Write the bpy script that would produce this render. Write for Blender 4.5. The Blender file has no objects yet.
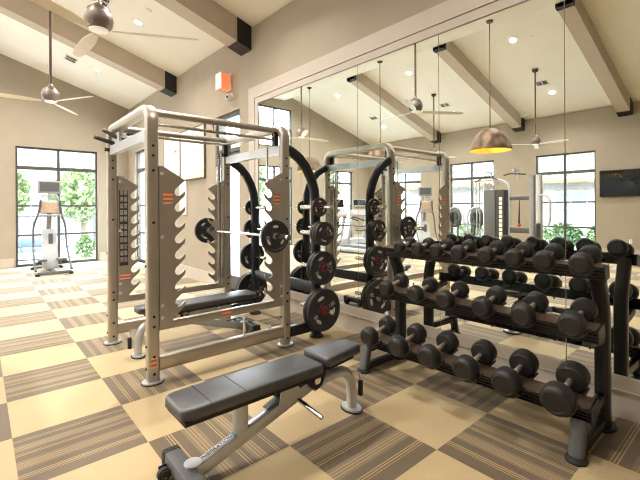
import bpy, bmesh, math, random
from mathutils import Vector, Matrix
random.seed(7)
PI = math.pi
SC = bpy.context.scene
COL = SC.collection

# ------------------------------------------------------------------ camera
F_PX, YAW, ROLL, CX, CY, EYE = 397.85, .7316, -.0058, 335.27, 207.74, 1.4115
cam_d = bpy.data.cameras.new('camera')
cam = bpy.data.objects.new('camera', cam_d); COL.objects.link(cam)
cF = Vector((-math.cos(YAW), math.sin(YAW), 0))
cR0 = Vector((math.sin(YAW), math.cos(YAW), 0)); cU0 = Vector((0, 0, 1))
cR = math.cos(ROLL)*cR0 + math.sin(ROLL)*cU0
cU = -math.sin(ROLL)*cR0 + math.cos(ROLL)*cU0
cam.matrix_world = Matrix(((cR.x, cU.x, -cF.x, 0), (cR.y, cU.y, -cF.y, 0), (cR.z, cU.z, -cF.z, EYE), (0, 0, 0, 1)))
cam_d.sensor_fit = 'HORIZONTAL'; cam_d.sensor_width = 36
cam_d.lens = F_PX/640*36
cam_d.shift_x = -(CX-320)/640
cam_d.shift_y = (CY-240)/640
cam_d.clip_start = .02; cam_d.clip_end = 300
SC.camera = cam

# ------------------------------------------------------------------ world, exposure
vs = SC.view_settings
SC.display_settings.display_device = 'sRGB'
vs.view_transform = 'Standard'; vs.look = 'None'; vs.gamma = 1; vs.use_curve_mapping = False
vs.exposure = 0.55
SKY = 16.0
w = bpy.data.worlds.new('sky'); SC.world = w; w.use_nodes = True
nt = w.node_tree; nt.nodes.clear()
tc = nt.nodes.new('ShaderNodeTexCoord'); sp = nt.nodes.new('ShaderNodeSeparateXYZ')
rp = nt.nodes.new('ShaderNodeValToRGB'); bg = nt.nodes.new('ShaderNodeBackground'); ow = nt.nodes.new('ShaderNodeOutputWorld')
nt.links.new(tc.outputs['Generated'], sp.inputs[0]); nt.links.new(sp.outputs['Z'], rp.inputs[0])
rp.color_ramp.elements[0].position = 0.0; rp.color_ramp.elements[0].color = (.93, .96, 1, 1)
rp.color_ramp.elements[1].position = .7; rp.color_ramp.elements[1].color = (.72, .86, 1, 1)
nt.links.new(rp.outputs[0], bg.inputs[0]); bg.inputs[1].default_value = SKY
nt.links.new(bg.outputs[0], ow.inputs[0])
SC.cycles.use_denoising = True; SC.cycles.filter_width = 1.1
SC.cycles.max_bounces = 10; SC.cycles.diffuse_bounces = 5; SC.cycles.glossy_bounces = 6; SC.cycles.transparent_max_bounces = 12
SC.cycles.sample_clamp_indirect = 6; SC.cycles.caustics_reflective = False; SC.cycles.caustics_refractive = False
LAMP = 56.0         # watts of one recessed lamp
DAY = 1.0

# ------------------------------------------------------------------ room numbers (metres)
YA, YB, YR = 3.2, -6.88, -1.84       # mirror wall, opposite wall, ridge
XF, XN = -12.4, 2.6                  # far wall, near wall
ZE, SL, ZFLAT = 4.26, .316, 5.45     # eave height, roof slope, underside of the ridge box
RB = .36                             # half width of the ridge box
TILE, U0, V0 = .61, -3.1867*.61, -2.2468*.61
def ceil_z(y): return ZFLAT if abs(y-YR) < RB else ZE + SL*min(YA-y, y-YB)
def day_window(name, loc, rot, sx, sy, watts):
    l = bpy.data.lights.new(name, 'AREA'); l.shape = 'RECTANGLE'; l.size = sx; l.size_y = sy; l.cycles.is_portal = True
    o = bpy.data.objects.new(name, l); COL.objects.link(o); o.location = loc; o.rotation_euler = rot
for y in (1.555, -1.785, -4.92):
    day_window('daylight_portal', (XF-.22, y, 1.5), (0, -PI/2, 0), 3.0, 1.75, 1)
day_window('daylight_portal', (XF-.22, -1.785, 4.4), (0, -PI/2, 0), 1.47, 1.5, 1)
for x in (-10.46, -7.42, -4.35):
    day_window('daylight_portal', (x, YB-.22, 1.5), (PI/2, 0, 0), 1.75, 3.0, 1)

# ------------------------------------------------------------------ mesh helpers
class MB:
    def __init__(s): s.bm = bmesh.new()
    def _v(s, pts): return [s.bm.verts.new(p) for p in pts]
    def _f(s, vs):
        try: return s.bm.faces.new(vs)
        except ValueError: return None
    def box(s, c, size, rot=None, bevel=0, seg=2):
        c = Vector(c); h = Vector(size)/2
        M = rot.to_3x3() if rot else Matrix.Identity(3)
        vs = s._v([c + M @ Vector((sx*h.x, sy*h.y, sz*h.z)) for sx in (-1, 1) for sy in (-1, 1) for sz in (-1, 1)])
        fs = [s._f([vs[i] for i in f]) for f in ((0,1,3,2),(4,6,7,5),(0,4,5,1),(2,3,7,6),(0,2,6,4),(1,5,7,3))]
        if bevel:
            es = list({e for f in fs for e in f.edges})
            bmesh.ops.bevel(s.bm, geom=es, offset=bevel, segments=seg, profile=.5, affect='EDGES', clamp_overlap=True)
        return s
    def box2(s, a, b, bevel=0):
        a = Vector(a); b = Vector(b)
        return s.box((a+b)/2, [abs(v) for v in (b-a)], None, bevel)
    def ring(s, c, a, b, n, sq=1.0):
        out = []
        for k in range(n):
            t = 2*PI*k/n; ct, st = math.cos(t), math.sin(t)
            if sq != 1: ct = math.copysign(abs(ct)**sq, ct); st = math.copysign(abs(st)**sq, st)
            out.append(s.bm.verts.new(c + a*ct + b*st))
        return out
    def bridge(s, r1, r2):
        n = len(r1)
        for k in range(n): s._f([r1[k], r1[(k+1) % n], r2[(k+1) % n], r2[k]])
    def tube(s, path, r, n=12, up=(0, 0, 1), r2=None, sq=1.0, cap=True, radii=None):
        """sweep a round / oval / squarish section along a polyline; r across the side, r2 along `up`"""
        path = [Vector(p) for p in path]; up = Vector(up); rings = []; side0 = None
        for i, p in enumerate(path):
            t = (path[min(i+1, len(path)-1)] - path[max(i-1, 0)]).normalized()
            side = t.cross(up)
            if side.length < 1e-3: side = t.cross(Vector((1, 0, 0)) if abs(t.x) < .9 else Vector((0, 1, 0)))
            side.normalize()
            if side0 is not None and side.dot(side0) < 0: side = -side
            side0 = side
            u = side.cross(t).normalized()
            k = radii[i] if radii else 1
            rings.append(s.ring(p, side*r*k, u*(r2 or r)*k, n, sq))
        for a, b in zip(rings, rings[1:]): s.bridge(a, b)
        if cap: s._f(rings[0][::-1]); s._f(rings[-1])
        return s
    def rect(s, path, wdt, hgt, up=(0, 0, 1), n=16):
        return s.tube(path, wdt/2, n, up, hgt/2, sq=.32)
    def cyl(s, p0, p1, r0, r1=None, n=20):
        p0, p1 = Vector(p0), Vector(p1); r1 = r0 if r1 is None else r1
        t = (p1-p0).normalized(); a = t.orthogonal().normalized(); b = t.cross(a)
        A = s.ring(p0, a*r0, b*r0, n); B = s.ring(p1, a*r1, b*r1, n)
        s.bridge(A, B); s._f(A[::-1]); s._f(B); return s
    def lathe(s, prof, c=(0, 0, 0), axis='Z', n=32, closed=False):
        c = Vector(c); ax = {'X': Vector((1,0,0)), 'Y': Vector((0,1,0)), 'Z': Vector((0,0,1))}[axis]
        a = {'X': Vector((0,1,0)), 'Y': Vector((0,0,1)), 'Z': Vector((1,0,0))}[axis]; b = ax.cross(a)
        rings = []
        for r, z in prof:
            rings.append([s.bm.verts.new(c + ax*z)] if r < 1e-6 else s.ring(c + ax*z, a*r, b*r, n))
        prs = list(zip(rings, rings[1:])) + ([(rings[-1], rings[0])] if closed else [])
        for A, B in prs:
            if len(A) == 1 and len(B) == 1: continue
            if len(A) == 1:
                for k in range(n): s._f([A[0], B[(k+1) % n], B[k]])
            elif len(B) == 1:
                for k in range(n): s._f([A[k], A[(k+1) % n], B[0]])
            else: s.bridge(A, B)
        return s
    def prism(s, poly, o, ax, ay, depth):
        o, ax, ay, d = Vector(o), Vector(ax), Vector(ay), Vector(depth)
        A = s._v([o + ax*x + ay*y for x, y in poly]); B = s._v([v.co + d for v in A])
        s.bridge(A, B); s._f(A[::-1]); s._f(B); return s
    def ball(s, c, r, n=16, sz=1.0):
        m = n//2
        return s.lathe([(r*math.sin(PI*k/m) if 0 < k < m else 0, -r*sz*math.cos(PI*k/m)) for k in range(m+1)], c, 'Z', n)
    def quad(s, pts): s._f(s._v(pts)); return s

def arc(c, r, a0, a1, n=8, ax=(1, 0, 0), ay=(0, 0, 1)):
    c, ax, ay = Vector(c), Vector(ax), Vector(ay)
    return [c + ax*r*math.cos(a0+(a1-a0)*k/n) + ay*r*math.sin(a0+(a1-a0)*k/n) for k in range(n+1)]
def fillet(pts, r, n=6):
    pts = [Vector(p) for p in pts]; out = [pts[0]]
    for a, b, c in zip(pts, pts[1:], pts[2:]):
        d1, d2 = (a-b), (c-b); k = min(r, d1.length*.49, d2.length*.49)
        p, q = b + d1.normalized()*k, b + d2.normalized()*k
        for i in range(n+1):
            t = i/n; out.append(p*(1-t)**2 + b*2*t*(1-t) + q*t*t)
    out.append(pts[-1]); return out

def finish(mb, name, mat, ang=35):
    bm = mb.bm
    bmesh.ops.recalc_face_normals(bm, faces=bm.faces)
    me = bpy.data.meshes.new(name); bm.to_mesh(me); bm.free()
    for p in me.polygons: p.use_smooth = True
    me.set_sharp_from_angle(angle=math.radians(ang))
    if mat: me.materials.append(mat)
    return me
def tag(o, label=None, cat=None, group=None, kind=None):
    if label: o['label'] = label
    if cat: o['category'] = cat
    if group: o['group'] = group
    if kind: o['kind'] = kind
    return o
def thing(name, label, cat, loc=(0, 0, 0), rz=0, group=None):
    o = bpy.data.objects.new(name, None); COL.objects.link(o); o.empty_display_size = .1
    o.location = loc; o.rotation_euler = (0, 0, rz)
    return tag(o, label, cat, group)
def part(name, mb, mat, parent, world=False, label=None, ang=35):
    me = finish(mb, name, mat, ang)
    if world and parent:
        r = parent
        while r.parent: r = r.parent
        me.transform((Matrix.Translation(r.location) @ r.rotation_euler.to_matrix().to_4x4()).inverted())
    o = bpy.data.objects.new(name, me); COL.objects.link(o); o.parent = parent
    if label: o['label'] = label
    return o
def solo(name, mb, mat, label, cat, group=None, loc=None, ang=35):
    me = finish(mb, name, mat, ang)
    o = bpy.data.objects.new(name, me); COL.objects.link(o)
    if loc: o.location = loc
    return tag(o, label, cat, group)
def struct(name, mb, mat, label=None, ang=35):
    o = bpy.data.objects.new(name, finish(mb, name, mat, ang)); COL.objects.link(o); o['kind'] = 'structure'
    if label: o['label'] = label
    return o
def copy_thing(r, loc, rot=None, label=None, group=None):
    c = r.copy(); COL.objects.link(c); c.location = loc
    if rot is not None: c.rotation_euler = rot
    if label: c['label'] = label
    if group: c['group'] = group
    for ch in list(r.children):
        d = ch.copy(); COL.objects.link(d); d.parent = c
        for g in list(ch.children):
            e = g.copy(); COL.objects.link(e); e.parent = d
    return c
def letters(text, size, depth=.001):
    cu = bpy.data.curves.new('t', 'FONT'); cu.body = text; cu.size = size; cu.extrude = depth; cu.align_x = 'CENTER'; cu.align_y = 'CENTER'
    o = bpy.data.objects.new('t', cu); COL.objects.link(o)
    dg = bpy.context.evaluated_depsgraph_get(); dg.update()
    me = bpy.data.meshes.new_from_object(o.evaluated_get(dg))
    COL.objects.unlink(o); bpy.data.objects.remove(o); bpy.data.curves.remove(cu)
    return me
def add_letters(mb, text, size, M, depth=.001):
    me = letters(text, size, depth); me.transform(M); mb.bm.from_mesh(me); bpy.data.meshes.remove(me)

# ------------------------------------------------------------------ materials
def mat(name, col, rough=.5, metal=0, noise=0, nscale=20, bump=0, emit=None, estr=0, spec=.5, coat=0, sheen=0):
    m = bpy.data.materials.new(name); m.use_nodes = True; t = m.node_tree; b = t.nodes['Principled BSDF']
    b.inputs['Base Color'].default_value = (*col, 1); b.inputs['Roughness'].default_value = rough; b.inputs['Metallic'].default_value = metal
    b.inputs['Specular IOR Level'].default_value = spec; b.inputs['Coat Weight'].default_value = coat; b.inputs['Sheen Weight'].default_value = sheen
    if noise or bump:
        g = t.nodes.new('ShaderNodeTexCoord'); n = t.nodes.new('ShaderNodeTexNoise'); n.inputs['Scale'].default_value = nscale; n.inputs['Detail'].default_value = 4
        t.links.new(g.outputs['Object'], n.inputs['Vector'])
        if noise:
            r = t.nodes.new('ShaderNodeValToRGB')
            r.color_ramp.elements[0].position = .3; r.color_ramp.elements[1].position = .7
            r.color_ramp.elements[0].color = (*[c*(1-noise) for c in col], 1); r.color_ramp.elements[1].color = (*[min(1, c*(1+noise)) for c in col], 1)
            t.links.new(n.outputs['Fac'], r.inputs[0]); t.links.new(r.outputs[0], b.inputs['Base Color'])
        if bump:
            bp = t.nodes.new('ShaderNodeBump'); bp.inputs['Strength'].default_value = bump; bp.inputs['Distance'].default_value = .01
            t.links.new(n.outputs['Fac'], bp.inputs['Height']); t.links.new(bp.outputs[0], b.inputs['Normal'])
    if emit: b.inputs['Emission Color'].default_value = (*emit, 1); b.inputs['Emission Strength'].default_value = estr
    return m
M = {}
M['wall'] = mat('wall_paint', (.365, .31, .24), .9, noise=.03, nscale=3, bump=.03)
M['ceiling'] = mat('ceiling_paint', (.93, .92, .87), .95, noise=.015, nscale=2)
M['beam'] = mat('beam_paint', (.54, .47, .39), .7, noise=.03, nscale=4)
M['trim'] = mat('painted_trim', (.50, .44, .375), .55, noise=.03, nscale=5)
M['plate_dark'] = mat('dark_steel_plate', (.012, .012, .014), .55, 0, noise=.1)
M['bronze'] = mat('window_bronze', (.085, .08, .072), .5, .2, noise=.05)
M['silver'] = mat('champagne_steel', (.50, .455, .395), .34, .75, noise=.04, nscale=8)
M['silver2'] = mat('silver_paint', (.60, .62, .66), .35, .5, noise=.03, nscale=8)
M['chrome'] = mat('chrome', (.75, .74, .72), .15, 1, noise=.02)
M['knurl'] = mat('satin_chrome_handle', (.80, .70, .56), .3, .8, noise=.05, nscale=60)
M['black'] = mat('black_powder_coat', (.018, .018, .02), .35, .2, noise=.1, nscale=30)
M['blue_black'] = mat('black_storage_steel', (.02, .023, .03), .32, .3, noise=.1, nscale=20)
M['rubber'] = mat('dumbbell_rubber', (.016, .0148, .0142), .5, 0, noise=.2, nscale=18, bump=.05)
M['rubber2'] = mat('weight_plate_rubber', (.028, .027, .028), .45, 0, noise=.15, nscale=30, bump=.04)
M['foot'] = mat('rubber_foot', (.02, .02, .02), .7, noise=.1)
M['vinyl'] = mat('black_vinyl', (.045, .046, .056), .45, 0, noise=.08, nscale=40, bump=.06, spec=1.0)
M['tray'] = mat('rack_tray_steel', (.022, .02, .02), .25, .5, noise=.1)
M['tray_sheen'] = mat('tray_top_reflection_brown', (.075, .048, .030), .4, noise=.15, nscale=15)  # warm reflection on the dark tray tops, painted in as brown
M['saddle'] = mat('saddle_plastic', (.015, .015, .016), .4, noise=.1)
M['white_mark'] = mat('white_print', (.72, .71, .68), .5, noise=.03)
M['red'] = mat('red_hub', (.42, .02, .03), .4, noise=.05)
M['orange'] = mat('orange_sticker', (.75, .18, .05), .5, noise=.03)
M['paper'] = mat('white_label', (.80, .77, .70), .6, noise=.03)
M['chart'] = mat('grey_picture_print', (.36, .32, .28), .6, noise=.45, nscale=60)
M['ink'] = mat('dark_print', (.03, .03, .035), .6, noise=.05)
M['navy'] = mat('blue_print', (.10, .2, .5), .5, noise=.05)
M['grip'] = mat('black_grip_foam', (.02, .019, .019), .6, noise=.15, nscale=80)
M['copper'] = mat('aged_copper', (.15, .10, .065), .38, .7, noise=.2, nscale=7)
M['gold'] = mat('gilded_shade_lining', (.95, .62, .12), .35, .5, noise=.04)
M['rod'] = mat('bronze_rod', (.085, .05, .035), .4, .4, noise=.05)
M['motor'] = mat('fan_motor_bronze', (.22, .19, .17), .45, .7, noise=.1, nscale=6)
M['blade'] = mat('fan_blade_clear_acrylic', (.80, .74, .64), .3, noise=.03)
M['lamp'] = mat('lit_lens', (1, .95, .85), .5, emit=(1, .9, .72), estr=9)
M['fanlamp'] = mat('fan_light_lens', (1, .97, .92), .5, emit=(1, .95, .86), estr=.25)
M['bulb'] = mat('pendant_bulb', (1, .9, .7), .5, emit=(1, .78, .35), estr=10)
M['white'] = mat('white_plastic', (.82, .81, .78), .5, noise=.02)
M['grey_pl'] = mat('grey_plastic', (.30, .31, .33), .5, noise=.04)
M['lgrey_pl'] = mat('light_grey_plastic', (.42, .44, .47), .4, noise=.03)
M['dgrey_pl'] = mat('dark_grey_plastic', (.10, .105, .115), .45, noise=.05)
M['screen'] = mat('dark_screen', (.010, .014, .020), .06, noise=.1, nscale=2, spec=.5)
M['tanpl'] = mat('tan_console_face', (.42, .30, .20), .5, noise=.15, nscale=25)
M['redpl'] = mat('red_console_buttons', (.5, .13, .09), .5, noise=.1)
M['stucco'] = mat('white_stucco', (.25, .25, .25), .9, noise=.03, nscale=4, bump=.1)
M['cream'] = mat('cream_stucco', (.34, .30, .22), .9, noise=.04, nscale=3, bump=.1)
M['terracotta'] = mat('terracotta_tile', (.34, .17, .085), .8, noise=.25, nscale=6)
M['outglass'] = mat('blue_grey_glass', (.20, .25, .30), .15, noise=.1, nscale=2)
M['leaf'] = mat('leaf_green', (.10, .18, .05), .7, noise=.35, nscale=3)
M['leaf2'] = mat('pale_leaf_green', (.20, .26, .11), .7, noise=.3, nscale=3)
M['bark'] = mat('bark', (.20, .15, .10), .9, noise=.3, nscale=10)
M['paving'] = mat('pale_paving', (.62, .60, .57), .9, noise=.06, nscale=2)
M['iron'] = mat('fence_iron', (.08, .08, .085), .5, .4, noise=.05)
M['carpaint'] = mat('pale_blue_canvas', (.16, .21, .27), .9, noise=.04)
M['beacon'] = mat('lit_coral_lens', (.9, .22, .10), .4, emit=(1, .22, .08), estr=.55)
M['teal'] = mat('teal_paint', (.05, .5, .5), .5, noise=.05)

# mirror
m = bpy.data.materials.new('silvered_mirror'); m.use_nodes = True
b = m.node_tree.nodes['Principled BSDF']; b.inputs['Base Color'].default_value = (.89, .92, .88, 1); b.inputs['Metallic'].default_value = 1; b.inputs['Roughness'].default_value = 0
M['mirror'] = m
# window glass: mostly clear with a thin reflection
m = bpy.data.materials.new('window_glass'); m.use_nodes = True; t = m.node_tree; t.nodes.clear()
tr = t.nodes.new('ShaderNodeBsdfTransparent'); gl = t.nodes.new('ShaderNodeBsdfGlossy'); gl.inputs['Roughness'].default_value = .02
mx = t.nodes.new('ShaderNodeMixShader'); mx.inputs[0].default_value = .05; oo = t.nodes.new('ShaderNodeOutputMaterial')
tr.inputs[0].default_value = (.96, .98, .97, 1)
t.links.new(tr.outputs[0], mx.inputs[1]); t.links.new(gl.outputs[0], mx.inputs[2]); t.links.new(mx.outputs[0], oo.inputs[0])
M['glass'] = m
# canvas print
def canvas(name, seed):
    m = mat(name, (.8, .78, .74), .8); t = m.node_tree; b = t.nodes['Principled BSDF']
    g = t.nodes.new('ShaderNodeTexCoord'); n = t.nodes.new('ShaderNodeTexNoise'); n.noise_dimensions = '4D'; n.inputs['W'].default_value = seed
    n.inputs['Scale'].default_value = 2.2; n.inputs['Detail'].default_value = 6; n.inputs['Distortion'].default_value = 1.5
    r = t.nodes.new('ShaderNodeValToRGB'); e = r.color_ramp.elements
    e[0].position = .30; e[0].color = (.22, .20, .19, 1); e[1].position = .62; e[1].color = (.84, .80, .72, 1)
    k = e.new(.36); k.color = (.55, .60, .64, 1); k = e.new(.43); k.color = (.78, .79, .78, 1)
    t.links.new(g.outputs['Object'], n.inputs['Vector']); t.links.new(n.outputs['Fac'], r.inputs[0]); t.links.new(r.outputs[0], b.inputs['Base Color'])
    return m
# striped sticker
def bands(name, c1, c2, axis, freq, duty=.5):
    m = mat(name, c1, .55); t = m.node_tree; b = t.nodes['Principled BSDF']
    g = t.nodes.new('ShaderNodeTexCoord'); s = t.nodes.new('ShaderNodeSeparateXYZ'); t.links.new(g.outputs['Object'], s.inputs[0])
    a = t.nodes.new('ShaderNodeMath'); a.operation = 'MULTIPLY'; a.inputs[1].default_value = freq; t.links.new(s.outputs[axis], a.inputs[0])
    f = t.nodes.new('ShaderNodeMath'); f.operation = 'FRACT'; t.links.new(a.outputs[0], f.inputs[0])
    l = t.nodes.new('ShaderNodeMath'); l.operation = 'LESS_THAN'; l.inputs[1].default_value = duty; t.links.new(f.outputs[0], l.inputs[0])
    x = t.nodes.new('ShaderNodeMix'); x.data_type = 'RGBA'; t.links.new(l.outputs[0], x.inputs[0]); x.inputs[6].default_value = (*c1, 1); x.inputs[7].default_value = (*c2, 1)
    t.links.new(x.outputs[2], b.inputs['Base Color']); return m
M['sticker'] = bands('orange_warning_sticker', (.78, .55, .38), (.70, .16, .05), 2, 28, .55)
M['siding'] = bands('white_lap_siding', (.26, .26, .27), (.19, .195, .205), 2, 5, .08)

# carpet tiles
def carpet():
    m = bpy.data.materials.new('carpet_tiles'); m.use_nodes = True; t = m.node_tree; N, L = t.nodes, t.links
    b = N['Principled BSDF']; b.inputs['Roughness'].default_value = .62; b.inputs['Specular IOR Level'].default_value = .4; b.inputs['Sheen Weight'].default_value = .4; b.inputs['Sheen Roughness'].default_value = .4
    b.inputs['Sheen Tint'].default_value = (1, .95, .85, 1)
    def mth(op, a, bb=None, cc=None):
        n = N.new('ShaderNodeMath'); n.operation = op
        for i, v in enumerate((a, bb, cc)):
            if v is None: continue
            if isinstance(v, (int, float)): n.inputs[i].default_value = v
            else: L.new(v, n.inputs[i])
        return n.outputs[0]
    g = N.new('ShaderNodeTexCoord'); s = N.new('ShaderNodeSeparateXYZ'); L.new(g.outputs['Object'], s.inputs[0])
    u = mth('DIVIDE', mth('SUBTRACT', U0, s.outputs[0]), TILE); v = mth('DIVIDE', mth('ADD', s.outputs[1], V0), TILE)
    iu, iv = mth('FLOOR', u), mth('FLOOR', v); fu, fv = mth('FRACT', u), mth('FRACT', v)
    par = mth('FLOORED_MODULO', mth('ADD', iu, iv), 2.0)          # 1 = striped tile
    col = mth('FLOORED_MODULO', iv, 2.0)                          # 1 = stripes along X
    # coordinate across the stripes
    tt = mth('ADD', mth('MULTIPLY', col, fv), mth('MULTIPLY', mth('SUBTRACT', 1.0, col), fu))
    # flip on some tiles
    wn = N.new('ShaderNodeTexWhiteNoise'); wn.noise_dimensions = '2D'; cb = N.new('ShaderNodeCombineXYZ'); L.new(iu, cb.inputs[0]); L.new(iv, cb.inputs[1]); L.new(cb.outputs[0], wn.inputs['Vector'])
    flip = mth('GREATER_THAN', wn.outputs['Value'], .62)
    tt = mth('ADD', mth('MULTIPLY', flip, mth('SUBTRACT', 1.0, tt)), mth('MULTIPLY', mth('SUBTRACT', 1.0, flip), tt))
    r = N.new('ShaderNodeValToRGB'); cr = r.color_ramp; cr.interpolation = 'CONSTANT'
    D, Lt, Md = (.130, .094, .056, 1), (.42, .30, .135, 1), (.205, .150, .088, 1)
    stops = [(0, D), (.15, Lt), (.160, D), (.178, Lt), (.188, D), (.206, Lt), (.216, D), (.31, Md), (.35, Lt), (.359, Md), (.385, Lt), (.394, Md), (.42, Lt), (.429, Md), (.47, D), (.57, Lt), (.58, D), (.598, Lt), (.608, D), (.65, Md), (.69, Lt), (.699, Md), (.725, Lt), (.734, Md), (.76, Lt), (.769, D), (.86, Lt), (.87, D), (.888, Lt), (.898, D)]
    cr.elements[0].position, cr.elements[0].color = stops[0]; cr.elements[1].position, cr.elements[1].color = stops[-1]
    for p, c in stops[1:-1]: cr.elements.new(p).color = c
    L.new(tt, r.inputs[0])
    # ribs and weave of the plain tiles
    rib = mth('SINE', mth('MULTIPLY', s.outputs[0], 2*PI/.0105)); rib2 = mth('SINE', mth('MULTIPLY', s.outputs[1], 2*PI/.02))
    rb = mth('MULTIPLY_ADD', mth('MULTIPLY', rib, mth('MULTIPLY_ADD', rib2, .35, .65)), .10, 1.0)
    ns = N.new('ShaderNodeTexNoise'); ns.inputs['Scale'].default_value = 120; ns.inputs['Detail'].default_value = 3; L.new(g.outputs['Object'], ns.inputs['Vector'])
    nb = N.new('ShaderNodeTexNoise'); nb.inputs['Scale'].default_value = 1.3; nb.inputs['Detail'].default_value = 3; L.new(g.outputs['Object'], nb.inputs['Vector'])
    fuzz = mth('MULTIPLY', mth('MULTIPLY_ADD', ns.outputs['Fac'], .30, .85), mth('MULTIPLY_ADD', nb.outputs['Fac'], .16, .92))
    mx = N.new('ShaderNodeMix'); mx.data_type = 'RGBA'; L.new(par, mx.inputs[0]); mx.inputs[6].default_value = (.48, .36, .195, 1); L.new(r.outputs[0], mx.inputs[7])
    sc = N.new('ShaderNodeVectorMath'); sc.operation = 'SCALE'; L.new(mx.outputs[2], sc.inputs[0]); L.new(mth('MULTIPLY', rb, fuzz), sc.inputs['Scale'])
    L.new(sc.outputs[0], b.inputs['Base Color'])
    bp = N.new('ShaderNodeBump'); bp.inputs['Strength'].default_value = .25; bp.inputs['Distance'].default_value = .004; L.new(mth('ADD', rb, ns.outputs['Fac']), bp.inputs['Height']); L.new(bp.outputs[0], b.inputs['Normal'])
    return m
M['carpet'] = carpet()

# ------------------------------------------------------------------ the setting
TH = .22
struct('floor', MB().box2((XF-TH, YB-TH, -.12), (XN+TH, YA+TH, 0)), M['carpet'], 'carpet tile floor in tan and brown striped squares')
y1, y2 = YR+RB, YR-RB; ZS = ZE + SL*(YA-y1)
cp = [(YA+TH, ZE-TH*SL), (y1, ZS), (y1, ZFLAT), (y2, ZFLAT), (y2, ZS), (YB-TH, ZE-TH*SL), (YB-TH, ZE+.5), (y2, ZS+.5), (y1, ZS+.5), (YA+TH, ZE+.5)]
struct('ceiling', MB().prism(cp, (XF-TH, 0, 0), (0, 1, 0), (0, 0, 1), (XN-XF+2*TH, 0, 0)), M['ceiling'], 'cream vaulted ceiling')
def cut_wall(name, mb, holes, label):
    o = struct(name, mb, M['wall'], label)
    if holes:
        cm = MB()
        for a, b in holes: cm.box2(a, b)
        c = bpy.data.objects.new('cutter', finish(cm, 'cutter', None)); COL.objects.link(c)
        md = o.modifiers.new('cut', 'BOOLEAN'); md.operation = 'DIFFERENCE'; md.solver = 'EXACT'; md.object = c
        dg = bpy.context.evaluated_depsgraph_get(); dg.update()
        me = bpy.data.meshes.new_from_object(o.evaluated_get(dg)); o.modifiers.clear(); old = o.data; o.data = me
        for p in me.polygons: p.use_smooth = False
        bpy.data.objects.remove(c); bpy.data.meshes.remove(old)
    return o
gable = [(YA+TH, -.02), (YA+TH, ZE-TH*SL+.05), (YA, ZE+.05), (y1, ZS+.05), (y2, ZS+.05), (YB, ZE+.05), (YB-TH, ZE-TH*SL+.05), (YB-TH, -.02)]
FARW = [(.68, 2.43, .0, 2.97), (-2.55, -1.02, .0, 2.97), (-2.55, -1.02, 3.67, 5.15), (-5.77, -4.1, .0, 2.97)]
BW = [(-11.3, -9.62), (-8.29, -6.56), (-5.18, -3.52)]
WZ = 3.03
AW = (-11.75, -10.3)
cut_wall('wall_far', MB().prism(gable, (XF-TH, 0, 0), (0, 1, 0), (0, 0, 1), (TH, 0, 0)), [((XF-TH-.1, a, c-.001 if c else -.0), (XF+.1, b, d)) for a, b, c, d in FARW], 'tan gable wall with tall windows')
cut_wall('wall_near', MB().prism(gable, (XN, 0, 0), (0, 1, 0), (0, 0, 1), (TH, 0, 0)), [], 'tan gable wall behind the photographer')
DX0, DX1 = -6.80, -5.90
cut_wall('wall_right', MB().box2((XF, YA, -.02), (XN, YA+TH, ZE-.03)), [((DX0, YA-.1, 0), (DX1, YA+TH+.1, 3.05)), ((AW[0], YA-.1, 0), (AW[1], YA+TH+.1, 2.97))], 'tan wall carrying the mirrors')
cut_wall('wall_left', MB().box2((XF, YB-TH, -.02), (XN, YB, ZE-.03)), [((a, YB-TH-.1, 0), (b, YB+.1, WZ)) for a, b in BW], 'tan wall opposite the mirrors, with tall windows and a television')

def window(n, org, ax, nrm, wdt, z0, z1, rows, label):
    """frame with one upright mullion and cross bars; ax runs along the wall, nrm points outdoors"""
    o, ax, nrm, up = Vector(org), Vector(ax), Vector(nrm), Vector((0, 0, 1))
    R = Matrix((ax, nrm, up)).transposed()
    fr = MB(); d = .09
    def bar(x0, x1, za, zb, dep=.08):
        c = o + ax*((x0+x1)/2) + nrm*d + up*((za+zb)/2)
        fr.box(c, (x1-x0, dep, zb-za), R)
    bar(0, .045, z0, z1); bar(wdt-.045, wdt, z0, z1); bar(.045, wdt-.045, z1-.05, z1); bar(.045, wdt-.045, z0, z0+.06)
    bar(wdt/2-.03, wdt/2+.03, z0+.06, z1-.05, .075)
    zs = [z0+.06] + list(rows) + [z1-.05]
    for k, z in enumerate(rows):
        h = .045 if k == len(rows)-1 and len(rows) > 1 else .022
        bar(.045, wdt/2-.03, z-h, z+h, .07); bar(wdt/2+.03, wdt-.045, z-h, z+h, .07)
    f = struct(f'window_{n}', fr, M['bronze'], label)
    g = MB(); c = o + ax*(wdt/2) + nrm*d + up*((z0+z1)/2)
    g.box(c, (wdt-.09, .008, z1-z0-.1), R)
    part('pane', g, M['glass'], f)
    return f
ROWS = (.77, 1.5, 2.45)
wn_ = 1
for a, b_, c, d in FARW:
    lab = {0: 'tall dark-framed window on the far wall', 1: 'tall window low in the middle of the far wall', 2: 'square high window under the gable peak', 3: 'tall window on the far wall beside the treadmills'}[wn_-1]
    window(wn_, (XF, a, 0), (0, 1, 0), (-1, 0, 0), b_-a, c, d, ROWS if c < 1 else (4.36,), lab); wn_ += 1
for (a, b_), lab in zip(BW, ('tall window in the far bay of the wall opposite the mirrors', 'tall window behind the arched cardio machines', 'tall window left of the television')):
    window(wn_, (a, YB, 0), (1, 0, 0), (0, -1, 0), b_-a, 0, WZ, (.78, 1.54, 2.45), lab); wn_ += 1
window(wn_, (AW[0], YA, 0), (1, 0, 0), (0, 1, 0), AW[1]-AW[0], 0, 2.97, ROWS, 'tall window in the mirror wall near the far corner')
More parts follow.
